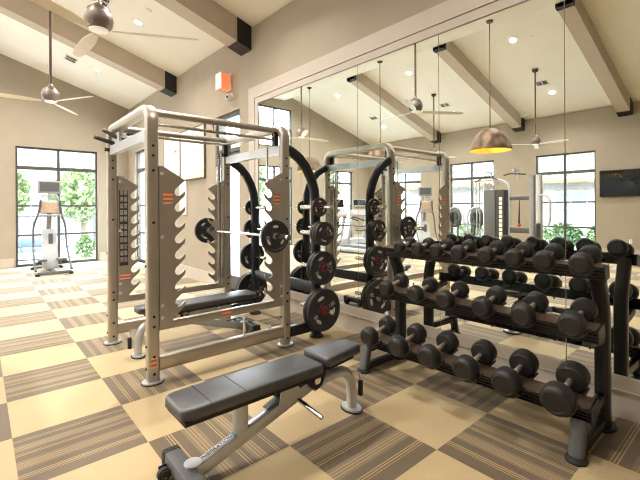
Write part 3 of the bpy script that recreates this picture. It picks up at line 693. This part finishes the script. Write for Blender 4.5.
# ------------------------------------------------------------------ benches
def bench(lab, loc, rz):
    """local +Y points from the wheels to the curved foot; origin on the floor below the pad middle"""
    t = thing('adjustable_bench', lab, 'weight bench', loc, rz, 'flat adjustable benches')
    def pad(name, outline, z0, z1, cr):
        mb = MB(); rows = []
        for ins, z in ((.010, z0), (0, z0+.010), (0, z1-.016), (.004, z1-.005), (.014, z1)):
            cx = sum(p[0] for p in outline)/len(outline); cy = sum(p[1] for p in outline)/len(outline)
            q = [(x - math.copysign(min(ins, abs(x-cx)), x-cx), y - math.copysign(min(ins, abs(y-cy)), y-cy)) for x, y in outline]
            pts = []
            m_ = len(q)
            for i in range(m_):
                a, b, c = Vector(q[i-1]), Vector(q[i]), Vector(q[(i+1) % m_])
                k = min(cr, (a-b).length*.45, (c-b).length*.45); p, e = b+(a-b).normalized()*k, b+(c-b).normalized()*k
                for j in range(6): u = j/5; pts.append(p*(1-u)**2 + b*2*u*(1-u) + e*u*u)
            rows.append(mb._v([(p.x, p.y, z) for p in pts]))
        for a, b in zip(rows, rows[1:]): mb.bridge(a, b)
        mb._f(rows[0][::-1]); mb._f(rows[-1])
        return part(name, mb, M['vinyl'], t, ang=60)
    bk = pad('back_pad', [(-.115, -.58), (.115, -.58), (.135, -.52), (.135, .30), (-.135, .30), (-.135, -.52)], .390, .452, .03)
    for y in (-.43, -.24): part('seam', MB().box((0, y, .4518), (.25, .006, .0012)), M['foot'], bk)
    part('back_board', MB().box((0, -.13, .379), (.24, .86, .022)).box((0, -.13, .358), (.05, .8, .02)), M['foot'], t)
    st = pad('seat_pad', [(-.135, .325), (.135, .325), (.085, .675), (-.085, .675)], .412, .475, .035)
    part('seat_board', MB().prism([(-.11, .34), (.11, .34), (.07, .61), (-.07, .61)], (0, 0, .388), (1, 0, 0), (0, 1, 0), (0, 0, .016)), M['foot'], t)
    # frame
    sp = part('spine', MB().rect([(0, -.49, .055), (0, .02, .21), (0, .30, .295)], .062, .075), M['silver2'], t)
    tx = MB()
    d = Vector((0, .51, .155)).normalized(); nrm = d.cross(Vector((1, 0, 0))); nrm = nrm if nrm.z > 0 else -nrm
    B = Matrix((-d, Vector((-1, 0, 0)) if False else Vector((1, 0, 0)), nrm)).transposed()
    B = Matrix((d, nrm.cross(d), nrm)).transposed().to_4x4()
    add_letters(tx, 'INSPIRATION', .031, Matrix.Translation(Vector((0, -.375, .0910)) + d*.043 + nrm*.0382) @ B, .0006)
    part('lettering', tx, M['ink'], sp)
    part('badge', MB().box(Vector((0, -.375, .0910)) + d*.158 + nrm*.0385, (.04, .04, .001), Matrix((nrm.cross(d), d, nrm)).transposed().to_4x4()), M['navy'], sp, label='blue badge')
    part('back_post', MB().rect([(0, -.205, .15), (0, -.205, .36)], .058, .075, (0, 1, 0)), M['silver2'], t)
    part('ladder', MB().prism([(-.08, .20), (-.05, .33), (0, .35), (.06, .33), (.10, .26), (.04, .22)], (-.036, .10, .01), (0, 1, 0), (0, 0, 1), (.006, 0, 0)).prism([(-.08, .20), (-.05, .33), (0, .35), (.06, .33), (.10, .26), (.04, .22)], (.030, .10, .01), (0, 1, 0), (0, 0, 1), (.006, 0, 0)), M['silver2'], t)
    part('ladder_tread', MB().box((0, .0, .262), (.05, .10, .006), Matrix.Rotation(.35, 4, 'X')), M['dgrey_pl'], t)
    part('ladder_tread', MB().box((0, .20, .315), (.05, .13, .006), Matrix.Rotation(.30, 4, 'X')), M['dgrey_pl'], t)
    part('adjuster_bar', MB().cyl((-.01, .16, .25), (.20, .22, .17), .014, n=14), M['chrome'], t)
    for q in (-1, 1):
        part('hinge', MB().lathe([(.030, q*.045-.010), (.060, q*.045-.010), (.060, q*.045+.010), (.030, q*.045+.010)], (0, .30, .325), 'X', 24, True).box((q*.045, .36, .37), (.02, .04, .13), Matrix.Rotation(-.5, 4, 'X')), M['black'], t)
    part('hinge_pin', MB().cyl((-.065, .30, .325), (.065, .30, .325), .024, n=18), M['chrome'], t)
    pth = fillet([(0, .31, .265), (0, .46, .305), (0, .615, .285), (0, .66, .14), (0, .655, .012)], .10, 8)
    part('front_leg', MB().tube(pth, .036, 18, (0, 0, 1), .036), M['silver2'], t)
    fp = part('front_foot', MB().prism([(.085*math.cos(2*PI*k/28), .055*math.sin(2*PI*k/28)) for k in range(28)], (0, .655, .010), (1, 0, 0), (0, 1, 0), (0, 0, .012)), M['silver2'], t)
    part('rubber_pad', MB().prism([(.092*math.cos(2*PI*k/28), .062*math.sin(2*PI*k/28)) for k in range(28)], (0, .655, 0), (1, 0, 0), (0, 1, 0), (0, 0, .010)), M['foot'], fp)
    hd = part('carry_handle', MB().tube(fillet([(.0, .66, .26), (.02, .715, .255), (.02, .725, .20), (.02, .725, .09)], .03), .011, 12), M['chrome'], t)
    part('handle_grip', MB().cyl((.02, .725, .19), (.02, .725, .085), .018, n=14), M['grip'], hd)
    # rear stabiliser
    part('stabiliser', MB().rect([(-.19, -.51, .068), (.19, -.51, .068)], .085, .075), M['dgrey_pl'], t)
    for s in (-1, 1):
        part('end_cap', MB().rect([(s*.19, -.51, .064), (s*.225, -.51, .064)], .092, .088), M['foot'], t)
        wh = part('transport_wheel', MB().lathe([(0, -.016), (.024, -.018), (.034, -.012), (.034, .012), (.024, .018), (0, .016)], (s*.13, -.575, .034), 'X', 24), M['foot'], t)
        part('axle_cap', MB().cyl((s*.13+.0185, -.575, .034), (s*.13+.023, -.575, .034), .014), M['chrome'], wh)
        for q in (-.03, .03): part('wheel_bracket', MB().box((s*.13+q, -.568, .048), (.006, .05, .035)), M['black'], t)
        part('rubber_pad', MB().box((s*.207, -.51, .012), (.035, .085, .024)), M['foot'], t)
    part('gusset', MB().lathe([(0, 0), (.045, 0), (.045, .008), (0, .008)], (0, -.475, .106), 'Z', 24), M['silver2'], t)
    return t
b1 = bench('nearest flat bench with black pad on a silver frame, in the foreground', (-2.005, 1.287, 0), 0)
copy_thing(b1, (-4.10, 1.79, 0), (0, 0, PI), 'flat bench with black pad standing inside the power rack')

# ------------------------------------------------------------------ dumbbell rack and dumbbells
TIL = .2; RX = Matrix.Rotation(TIL, 4, 'X')
dy, dz = Vector((0, math.cos(TIL), math.sin(TIL))), Vector((0, -math.sin(TIL), math.cos(TIL)))
tiers = [
 ('bottom', (2.54, .360), [-2.284, -1.976, -1.691, -1.398, -1.121, -.832], (.076, .087), (.094, .106), (.236, .258), .058),
 ('middle', (2.665, .752), [-2.216, -1.916, -1.645, -1.356, -1.081, -.802], (.062, .072), (.080, .091), (.205, .215), .046),
 ('top', (2.785, 1.086), [-2.187, -1.998, -1.815, -1.621, -1.398, -1.198, -1.006, -.795], (.049, .064), (.064, .080), (.155, .178), .036)]
dr = thing('dumbbell_rack', 'black three-tier dumbbell rack standing against the mirrors', 'dumbbell rack', (-1.57, 2.75, 0))
def D(name, mb, mt, parent=dr, label=None): return part(name, mb, mt, parent, True, label)
ordn = ['first', 'second', 'third', 'fourth', 'fifth', 'sixth', 'seventh', 'eighth']
TX0, TX1 = -2.41, -.69
for nm, (yc, zc), xs, rr, hl, sp_, td in tiers:
    C = Vector((0, yc, zc)) - dz*td                     # top of the tray, under the handles
    wd = sp_[0] - hl[0] - .008
    xm = Vector(((TX0+TX1)/2, 0, 0)); ln = TX1-TX0
    tr_ = MB()
    tr_.box(xm + C - dz*.010, (ln, wd, .020), RX, .003)
    for z_ in (.030, .052, .072): tr_.box(xm + C - dy*(wd/2-.006) - dz*z_, (ln, .012, .008), RX)
    tr_.box(xm + C - dy*(wd/2-.014) - dz*.045, (ln, .012, .066), RX)
    tr_.box(xm + C + dy*(wd/2-.008) - dz*.045, (ln, .012, .066), RX)
    tr_.box(xm + C - dz*.074, (ln, wd-.02, .008), RX)
    tray = D('tray', tr_, M['tray'])
    D('tray_reflection_strip', MB().box(xm + C + dz*.0012, (ln-.02, wd-.012, .0024), RX), M['tray_sheen'], tray, 'brown liner')  # thin added strip that carries the reflection in its colour
    for x in xs: D('tray_bolt', MB().cyl(Vector((x+.06, 0, 0)) + C - dz*.077, Vector((x+.06, 0, 0)) + C - dz*.094, .008, n=10), M['black'], tray)
    for e in (TX0-.003, TX1+.003):
        D('tray_end_cap', MB().box(Vector((e, 0, 0)) + C - dz*.039, (.006, wd+.006, .084), RX), M['black'], tray)
    n = len(xs)
    for k, x in enumerate(xs):
        f = k/(n-1); r = rr[0]+(rr[1]-rr[0])*f; L = hl[0]+(hl[1]-hl[0])*f; s = sp_[0]+(sp_[1]-sp_[0])*f
        cen = Vector((x, yc, zc))
        # crescent cradles reaching out under the heads
        for q in (-1, 1):
            R_ = r + .0025; R2 = R_ + .012; a_ = 1.0
            poly = [(R_*math.sin(a), -R_*math.cos(a)) for a in [(-a_+2*a_*i/14) for i in range(15)]] + [(R2*math.sin(a), -R2*math.cos(a)) for a in [(a_-2*a_*i/14) for i in range(15)]]
            ya, yb = wd/2-.018, s/2+.012
            o0 = cen + dy*(ya if q == 1 else -yb)
            D('saddle', MB().prism(poly, o0, (1, 0, 0), dz, dy*(yb-ya)), M['saddle'], tray)
        sizew = {'bottom': 'large', 'middle': 'medium', 'top': 'small'}[nm]
        lab = f'{sizew} black rubber dumbbell, {ordn[k]} from the left on the {nm} tier of the rack'
        db = thing('dumbbell', lab, 'dumbbell', cen, 0, 'black dumbbells on the rack'); db.rotation_euler = (TIL, 0, 0)
        part('handle', MB().lathe([(0, -s/2), (.016, -s/2), (.0165, -.03), (.0185, 0), (.0165, .03), (.016, s/2), (0, s/2)], axis='Y', n=16), M['knurl'], db)
        for q in (-1, 1):
            a, e = -L/2, L/2
            pf = [(0, a), (r*.62, a), (r*.86, a+.004), (r*.97, a+.014), (r, a+.03), (r, e-.03), (r*.97, e-.014), (r*.86, e-.004), (r*.70, e), (r*.66, e-.003), (0, e-.003)]
            if q == -1: pf = [(rad, -zz) for rad, zz in pf][::-1]
            part('head', MB().lathe(pf, (0, q*s/2, 0), 'Y', 36), M['rubber'], db)
for x in (-2.39, -.755):
    D('upright', MB().tube(fillet([(x, 2.97, .02), (x, 2.97, .76), (x, 2.85, 1.02)], .12), .042, 18, (0, 1, 0), .05, sq=.6), M['black'])
    D('base_plate', MB().prism([(.07*math.cos(2*PI*k/24), .09*math.sin(2*PI*k/24)) for k in range(24)], (x, 2.97, 0), (1, 0, 0), (0, 1, 0), (0, 0, .02)), M['black'])
    D('base_rail', MB().rect([(x, 2.50, .045), (x, 2.91, .045)], .06, .06), M['black'])
    D('front_leg', MB().tube([(x, 2.465, .015), (x, 2.515, .215)], .040, 18, (0, 1, 0), .034, sq=.7), M['dgrey_pl'])
    D('rubber_foot', MB().lathe([(0, 0), (.056, 0), (.058, .012), (.045, .03), (0, .03)], (x, 2.463, 0), 'Z', 24), M['foot'])
    D('tray_arm', MB().rect(fillet([(x, 2.93, .58), (x, 2.78, .59), (x, 2.66, .615)], .06), .05, .06), M['black'])
    D('tray_arm', MB().rect([(x, 2.93, .20), (x, 2.56, .185)], .05, .06), M['black'])

# ------------------------------------------------------------------ cardio machines and cable gym
def elliptical(lab, loc, rz):
    """local -Y is the user side"""
    t = thing('elliptical_trainer', lab, 'elliptical trainer', loc, rz, 'elliptical trainers')
    part('base_frame', MB().rect([(-.30, -.62, .05), (.30, -.62, .05)], .06, .06).rect([(0, -.62, .06), (0, .62, .06)], .08, .07).rect([(-.28, .62, .05), (.28, .62, .05)], .06, .06), M['dgrey_pl'], t)
    part('drive_shroud', MB().prism([(-.10, .08), (.52, .08), (.56, .30), (.48, .62), (.36, .92), (.24, .96), (.14, .70), (-.02, .40)], (-.13, 0, 0), (0, 1, 0), (0, 0, 1), (.26, 0, 0)), M['lgrey_pl'], t)
    part('shroud_inset', MB().prism([(-.03, .60), (.05, .60), (.05, .86), (-.03, .86)], (0, .10, 0), (1, 0, 0), (0, 0, 1), (0, .02, 0)), M['dgrey_pl'], t)
    part('mast', MB().rect([(0, .34, .90), (0, .22, 1.32), (0, .20, 1.45)], .10, .08, (0, 1, 0)), M['grey_pl'], t)
    c = part('console', MB().box((0, .13, 1.46), (.37, .10, .30), Matrix.Rotation(-.25, 4, 'X'), .03), M['lgrey_pl'], t)
    part('console_face', MB().box((0, .075, 1.455), (.31, .008, .24), Matrix.Rotation(-.25, 4, 'X')), M['tanpl'], c)
    part('cup_shelf', MB().box((0, .06, 1.27), (.44, .16, .05), None, .015), M['grey_pl'], t)
    s = part('screen_housing', MB().box((0, .16, 1.92), (.44, .06, .29), None, .015), M['grey_pl'], t)
    part('screen_stem', MB().cyl((0, .18, 1.55), (0, .18, 1.82), .025), M['lgrey_pl'], t)
    part('screen', MB().box((0, .128, 1.925), (.36, .004, .21)), M['dgrey_pl'], s)
    for sg in (-1, 1):
        part('fixed_handle', MB().tube(fillet([(sg*.10, .16, 1.33), (sg*.17, .06, 1.55), (sg*.15, .12, 1.72), (sg*.05, .16, 1.74)], .08), .017), M['grey_pl'], t)
        part('moving_arm', MB().tube(fillet([(sg*.18, .02, 1.62), (sg*.20, .08, 1.35), (sg*.30, .16, 1.05), (sg*.31, .10, .62), (sg*.32, -.12, .36), (sg*.32, -.52, .10)], .12), .022), M['dgrey_pl'], t)
        part('pedal_arm', MB().rect([(sg*.32, -.30, .235), (sg*.17, .30, .22)], .05, .05), M['grey_pl'], t)
        part('pedal', MB().box((sg*.18, -.20, .30), (.16, .36, .05), None, .015), M['dgrey_pl'], t)
        part('pedal_link', MB().box((sg*.20, -.10, .235), (.04, .20, .09)), M['dgrey_pl'], t)
        part('foot', MB().cyl((sg*.30, -.62, 0), (sg*.30, -.62, .05), .04).cyl((sg*.28, .62, 0), (sg*.28, .62, .05), .04), M['foot'], t)
    return t
e1 = elliptical('grey elliptical trainer standing before the far window', (-11.0, 1.22, 0), PI/2)
copy_thing(e1, (-7.45, -4.2, 0), (0, 0, 2.2), 'elliptical trainer seen from the side in the mirror above the dumbbells')

def arch_trainer(lab, loc, rz):
    t = thing('stair_climber', lab, 'cardio machine', loc, rz, 'arch-framed cardio machines')
    part('arch', MB().tube([(-.30, 0, .05), (-.30, 0, 1.1)] + arc((0, 0, 1.1), .30, PI, 0, 14) + [(.30, 0, .05)], .026), M['silver2'], t)
    def tall(mb):
        for v in mb.bm.verts: v.co.z = 1.08 + (v.co.z-1.11)*1.35
        return mb
    h = part('housing', tall(MB().lathe([(0, -.07), (.18, -.065), (.225, -.02), (.225, .02), (.18, .065), (0, .07)], (0, 0, 1.11), 'Y', 32)), M['dgrey_pl'], t)
    part('display', tall(MB().lathe([(0, -.082), (.13, -.08), (.14, -.066), (0, -.066)], (0, 0, 1.11), 'Y', 24)), M['screen'], h)
    part('column', MB().rect([(-.09, 0, .05), (-.09, 0, .93)], .04, .05, (0, 1, 0)).rect([(.09, 0, .05), (.09, 0, .93)], .04, .05, (0, 1, 0)), M['dgrey_pl'], t)
    part('base', MB().box((0, -.15, .04), (.62, .9, .08), None, .02), M['dgrey_pl'], t)
    part('seat', MB().box((0, -.42, .62), (.26, .26, .06), None, .02).cyl((0, -.42, .08), (0, -.42, .6), .03), M['vinyl'], t)
    return t
a1 = arch_trainer('arch-framed cardio machine, left of two before the mirrored window', (-6.78, -4.75, 0), PI)
copy_thing(a1, (-6.05, -4.75, 0), (0, 0, PI), 'arch-framed cardio machine, right of two, beside the cable gym')

def treadmill(lab, loc, rz):
    t = thing('treadmill', lab, 'treadmill', loc, rz, 'treadmills facing the far windows')   # local +Y forward
    part('deck', MB().box((0, -.45, .10), (.80, 1.75, .12), None, .03), M['lgrey_pl'], t)
    part('belt', MB().box((0, -.5, .1615), (.52, 1.55, .004)), M['foot'], t)
    part('motor_hood', MB().prism([(-.0, .06), (.50, .06), (.48, .22), (.30, .34), (.05, .30)], (-.38, .32, 0), (0, 1, 0), (0, 0, 1), (.76, 0, 0)), M['lgrey_pl'], t)
    for s in (-1, 1):
        part('upright', MB().rect([(s*.36, .55, .14), (s*.34, .32, 1.15)], .08, .09, (0, 1, 0)), M['lgrey_pl'], t)
        part('handrail', MB().tube(fillet([(s*.36, .33, 1.08), (s*.38, .0, 1.05), (s*.38, -.28, .98)], .1), .022), M['grip'], t)
    c = part('console', MB().box((0, .30, 1.22), (.86, .12, .24), Matrix.Rotation(-.5, 4, 'X'), .03), M['lgrey_pl'], t)
    part('button_panel', MB().box((-.2, .235, 1.20), (.24, .01, .15), Matrix.Rotation(-.5, 4, 'X')).box((.2, .235, 1.20), (.24, .01, .15), Matrix.Rotation(-.5, 4, 'X')), M['redpl'], c, label='red buttons')
    s_ = part('screen_housing', MB().box((0, .34, 1.56), (.62, .05, .30), Matrix.Rotation(-.15, 4, 'X'), .015), M['grey_pl'], t)
    part('screen', MB().box((0, .312, 1.56), (.57, .004, .25), Matrix.Rotation(-.15, 4, 'X')), M['screen'], s_)
    part('screen_stem', MB().cyl((0, .35, 1.25), (0, .35, 1.45), .03), M['lgrey_pl'], t)
    return t
t1 = treadmill('treadmill with red-buttoned console facing the far windows, nearer the ridge', (-9.55, -2.55, 0), PI/2)
copy_thing(t1, (-9.55, -3.62, 0), (0, 0, PI/2), 'treadmill with red-buttoned console, nearer the windows opposite the mirrors')

# cable gym
gy = -4.0
g = thing('cable_gym', 'multi-station cable gym with dark weight stack tower, seen in the mirror', 'cable machine', (-4.75, gy, 0))
def G(name, mb, mt, parent=g, label=None): return part(name, mb, mt, parent, True, label)
G('base_frame', MB().rect([(-5.75, gy, .05), (-3.70, gy, .05)], .08, .08).rect([(-5.0, gy-.6, .04), (-5.0, gy+.55, .04)], .08, .08).rect([(-4.1, gy-.5, .04), (-4.1, gy+.6, .04)], .08, .08), M['silver2'])
tower = G('weight_shroud', MB().box2((-5.33, gy-.18, .09), (-5.02, gy+.2, 1.86), .02), M['dgrey_pl'])
G('shroud_panel', MB().box2((-5.015, gy-.18, .09), (-4.78, gy+.19, 1.86), .02), M['ink'])
q = MB()
for k in range(12): q.box((-4.87, gy+.192, 1.62-k*.115), (.085, .004, .09))
G('exercise_card', q, M['paper'], tower)
for x in (-5.64, -5.56): G('guide_rod', MB().cyl((x, gy, .09), (x, gy, 2.1), .016), M['chrome'])
G('upright', MB().rect([(-5.40, gy, .09), (-5.40, gy, 2.08)], .07, .09, (0, 1, 0)), M['silver2'])
G('top_arch', MB().tube(fillet([(-5.75, gy, 2.14), (-4.95, gy, 2.14), (-4.72, gy, 2.0), (-4.72, gy, .09)], .18), .032), M['silver2'])
for x0, mt_ in ((-4.12, 'grey_pl'), (-3.95, 'silver2')):
    G('column', MB().rect([(x0, gy+.05, .09), (x0, gy+.05, 2.2)], .12, .14, (0, 1, 0)), M[mt_])
G('cross_beam', MB().rect([(-4.70, gy, 1.63), (-4.18, gy, 1.63)], .06, .10), M['dgrey_pl'])
G('cross_beam', MB().rect([(-4.70, gy, .80), (-4.18, gy, .80)], .06, .14), M['dgrey_pl'])
G('pull_down_bar', MB().tube(fillet([(-5.55, gy+.25, 2.08), (-5.32, gy+.25, 2.20), (-5.12, gy+.25, 2.20), (-4.92, gy+.25, 2.12)], .05), .016), M['grip'])
G('pull_down_bar', MB().tube(fillet([(-4.75, gy+.25, 2.22), (-4.60, gy+.25, 2.26), (-4.2, gy+.25, 2.22)], .05), .016), M['grip'])
for x in (-5.22, -4.5): G('bar_cable', MB().cyl((x, gy+.25, 2.20), (x, gy+.25, 2.34), .005).box((x, gy+.12, 2.34), (.05, .34, .05)).cyl((x, gy, 2.12), (x, gy, 2.34), .02), M['silver2'])
G('pulley', MB().lathe([(0, -.02), (.07, -.02), (.06, 0), (.07, .02), (0, .02)], (-5.22, gy+.1, 1.98), 'Y', 24).lathe([(0, -.02), (.055, -.02), (.05, 0), (.055, .02), (0, .02)], (-5.02, gy+.1, 2.05), 'Y', 24), M['grey_pl'])
G('rope', MB().tube([(-4.42, gy+.1, 1.58), (-4.43, gy+.1, 1.1), (-4.43, gy+.1, .98)], .012, radii=[.7, 1.6, 2.2]), M['grip'])
G('rope_tip', MB().ball((-4.43, gy+.1, .94), .045), M['red'], label='red rope end')
G('press_arm', MB().tube(fillet([(-3.95, gy+.12, 1.68), (-3.75, gy+.22, 1.70), (-3.64, gy+.22, 1.55), (-3.64, gy+.22, 1.1), (-3.70, gy+.22, .92)], .08), .026), M['silver2'])
G('seat_pad', MB().box((-3.78, gy+.32, .50), (.34, .34, .07), None, .02).box((-3.93, gy+.20, .78), (.06, .3, .45), None, .02), M['vinyl'])
G('seat_post', MB().rect([(-3.85, gy+.25, .05), (-3.80, gy+.30, .46)], .06, .06), M['silver2'])

# ------------------------------------------------------------------ outdoors
gr = MB().box2((-60, -50, -.35), (30, 40, -.13))
struct('ground', gr, M['paving'], 'pale paving outdoors')
def house(label, o, ax, nrm, wdt, hgt, cells, wallm, roofz, roofmat=True):
    """facade in the plane through o; ax along, nrm towards the gym"""
    o, ax, nrm = Vector(o), Vector(ax), Vector(nrm); up = Vector((0, 0, 1)); R = Matrix((ax, nrm, up)).transposed()
    t = thing('building', label, 'building', o)
    def at(x, z, d=0): return ax*x + nrm*d + up*z
    part('wall', MB().box(at(wdt/2, hgt/2, -2), (wdt, 4, hgt), R), wallm, t)
    if roofmat:
        rf = MB(); rf.box(at(wdt/2, roofz, .35), (wdt, .7, .10), R @ Matrix.Rotation(-.35, 3, 'X'))
        for k in range(int(wdt/.28)): rf.tube([at(.14+k*.28, roofz+.16, .0), at(.14+k*.28, roofz-.09, .68)], .085, 8)
        part('tile_roof', rf, M['terracotta'], t)
    for x, z, w_, h_ in cells:
        f = MB()
        for a, b, c, d in ((-w_/2-.06, -w_/2, -h_/2-.06, h_/2+.06), (w_/2, w_/2+.06, -h_/2-.06, h_/2+.06), (-w_/2, w_/2, h_/2, h_/2+.06), (-w_/2, w_/2, -h_/2-.06, -h_/2), (-w_/2, w_/2, -.03, .03), (-.03, .03, -h_/2, h_/2)):
            f.box(at(x+(a+b)/2, z+(c+d)/2, .03), (b-a, .06, d-c), R)
        fo = part('window_frame', f, M['white'], t)
        part('pane', MB().box(at(x, z, .012), (w_, .02, h_), R), M['outglass'], fo)
    return t
house('white neighbouring building with tiled eave, seen through the mirrored windows', (-16, -14.0, -.13), (1, 0, 0), (0, 1, 0), 24, 6.5, [(x, z, 1.25, 1.5) for x in (2.2, 6.0, 9.6, 13.0, 17.0) for z in (1.45, 3.95)], M['stucco'], 2.8)
house('white building with grey windows beyond the far window', (-27, -10, -.13), (0, 1, 0), (1, 0, 0), 22, 9.0, [(y, z, 1.4, 1.6) for y in (2, 5.2, 8.4, 11.4, 14.2, 16.6, 19.5) for z in (1.5, 5.0)], M['siding'], 3.0, False)
house('cream building beyond the glazed door', (4, 15, -.13), (-1, 0, 0), (0, -1, 0), 30, 7.0, [(x, z, 1.3, 1.6) for x in (3, 8, 12, 16, 20, 25) for z in (1.6, 4.6)], M['cream'], 3.1)
def leaves(mb, c, r, n, sz):
    for _ in range(n):
        while True:
            p = Vector((random.uniform(-1, 1), random.uniform(-1, 1), random.uniform(-1, 1)))
            if .25 < p.length < 1: break
        p = Vector((p.x*r[0], p.y*r[1], p.z*r[2])) + Vector(c)
        a = Vector((random.uniform(-1, 1), random.uniform(-1, 1), random.uniform(-1, 1))).normalized(); b = a.orthogonal().normalized(); s = sz*random.uniform(.6, 1.3)
        mb.quad([p - a*s, p + b*s*.5, p + a*s, p - b*s*.5])
def tree(lab, loc, h, r, mt, n=1500, sz=.16):
    t = thing('tree', lab, 'tree', loc, 0, 'trees outdoors')
    part('trunk', MB().tube([(0, 0, 0), (.05, 0, h*.35), (-.03, .04, h*.7)], .11, 10, radii=[1.3, 1, .6]), M['bark'], t)
    mb = MB(); leaves(mb, (0, 0, h*.66), (r, r, h*.36), n, sz); part('crown', mb, mt, t)
def shrub(lab, loc, r, h, mt, n=500, sz=.10):
    t = thing('shrub', lab, 'shrub', loc, 0, 'shrubs outdoors')
    part('stem', MB().tube([(0, 0, 0), (0, .02, h*.5)], .02, 6), M['bark'], t)
    mb = MB(); leaves(mb, (0, 0, h*.52), (r, r, h*.5), n, sz); part('foliage', mb, mt, t)
tree('leafy tree outside the right half of the far window', (-19.5, 3.3, -.13), 3.2, 1.25, M['leaf2'])
tree('leafy tree outside the left half of the far window', (-22.0, .6, -.13), 3.4, 1.1, M['leaf2'])
tree('tree outside the high gable window', (-19.0, -4.0, -.13), 4.6, 1.5, M['leaf2'])
tree('tree outside the window beyond the treadmills', (-17.5, -8.2, -.13), 4.2, 1.3, M['leaf2'])
for x, lab in ((-11.2, 'in the far bay'), (-9.0, 'left of the arched machines'), (-7.2, 'behind the arched machines'), (-5.35, 'left of the cable gym arm'), (-3.9, 'behind the cable gym arm'), (-2.4, 'nearest the television')):
    shrub(f'green shrub outside the mirrored windows, {lab}', (x, -9.6, -.13), .68, .92, M['leaf2' if x < -6 else 'leaf'])
shrub('small green shrub low outside the far window', (-14.2, 2.45, -.13), .28, .75, M['leaf'], 250, .07)
fe = thing('fence', 'dark iron railing outside the far window', 'fence', (-17, 0, -.13))
part('rail', MB().box((0, -1, 1.30), (.04, 14, .04)).box((0, -1, .2), (.04, 14, .04)), M['iron'], fe)
for k in range(70): part('picket', MB().box((0, -8+k*.2, .72), (.02, .02, 1.26)), M['iron'], fe)
for k in range(6): part('post', MB().box((0, -8+k*2.8, .68), (.06, .06, 1.36)), M['iron'], fe)
sofa = thing('patio_sofa', 'pale blue low patio sofa outside the far window', 'outdoor sofa', (-15.4, .95, -.13), PI/2)
part('base', MB().box((0, 0, .14), (1.1, .7, .2), None, .02), M['white'], sofa)
part('seat_cushion', MB().box((-.27, 0, .30), (.52, .66, .13), None, .04), M['carpaint'], sofa)
part('seat_cushion', MB().box((.27, 0, .30), (.52, .66, .13), None, .04), M['carpaint'], sofa)
part('back_cushion', MB().box((0, .28, .48), (1.06, .15, .34), None, .05), M['carpaint'], sofa)
for q in (-1, 1):
    part('armrest', MB().box((q*.59, 0, .30), (.10, .7, .44), None, .02), M['white'], sofa)
    for r_ in (-1, 1): part('leg', MB().box((q*.48, r_*.28, .02), (.05, .05, .04)), M['iron'], sofa)
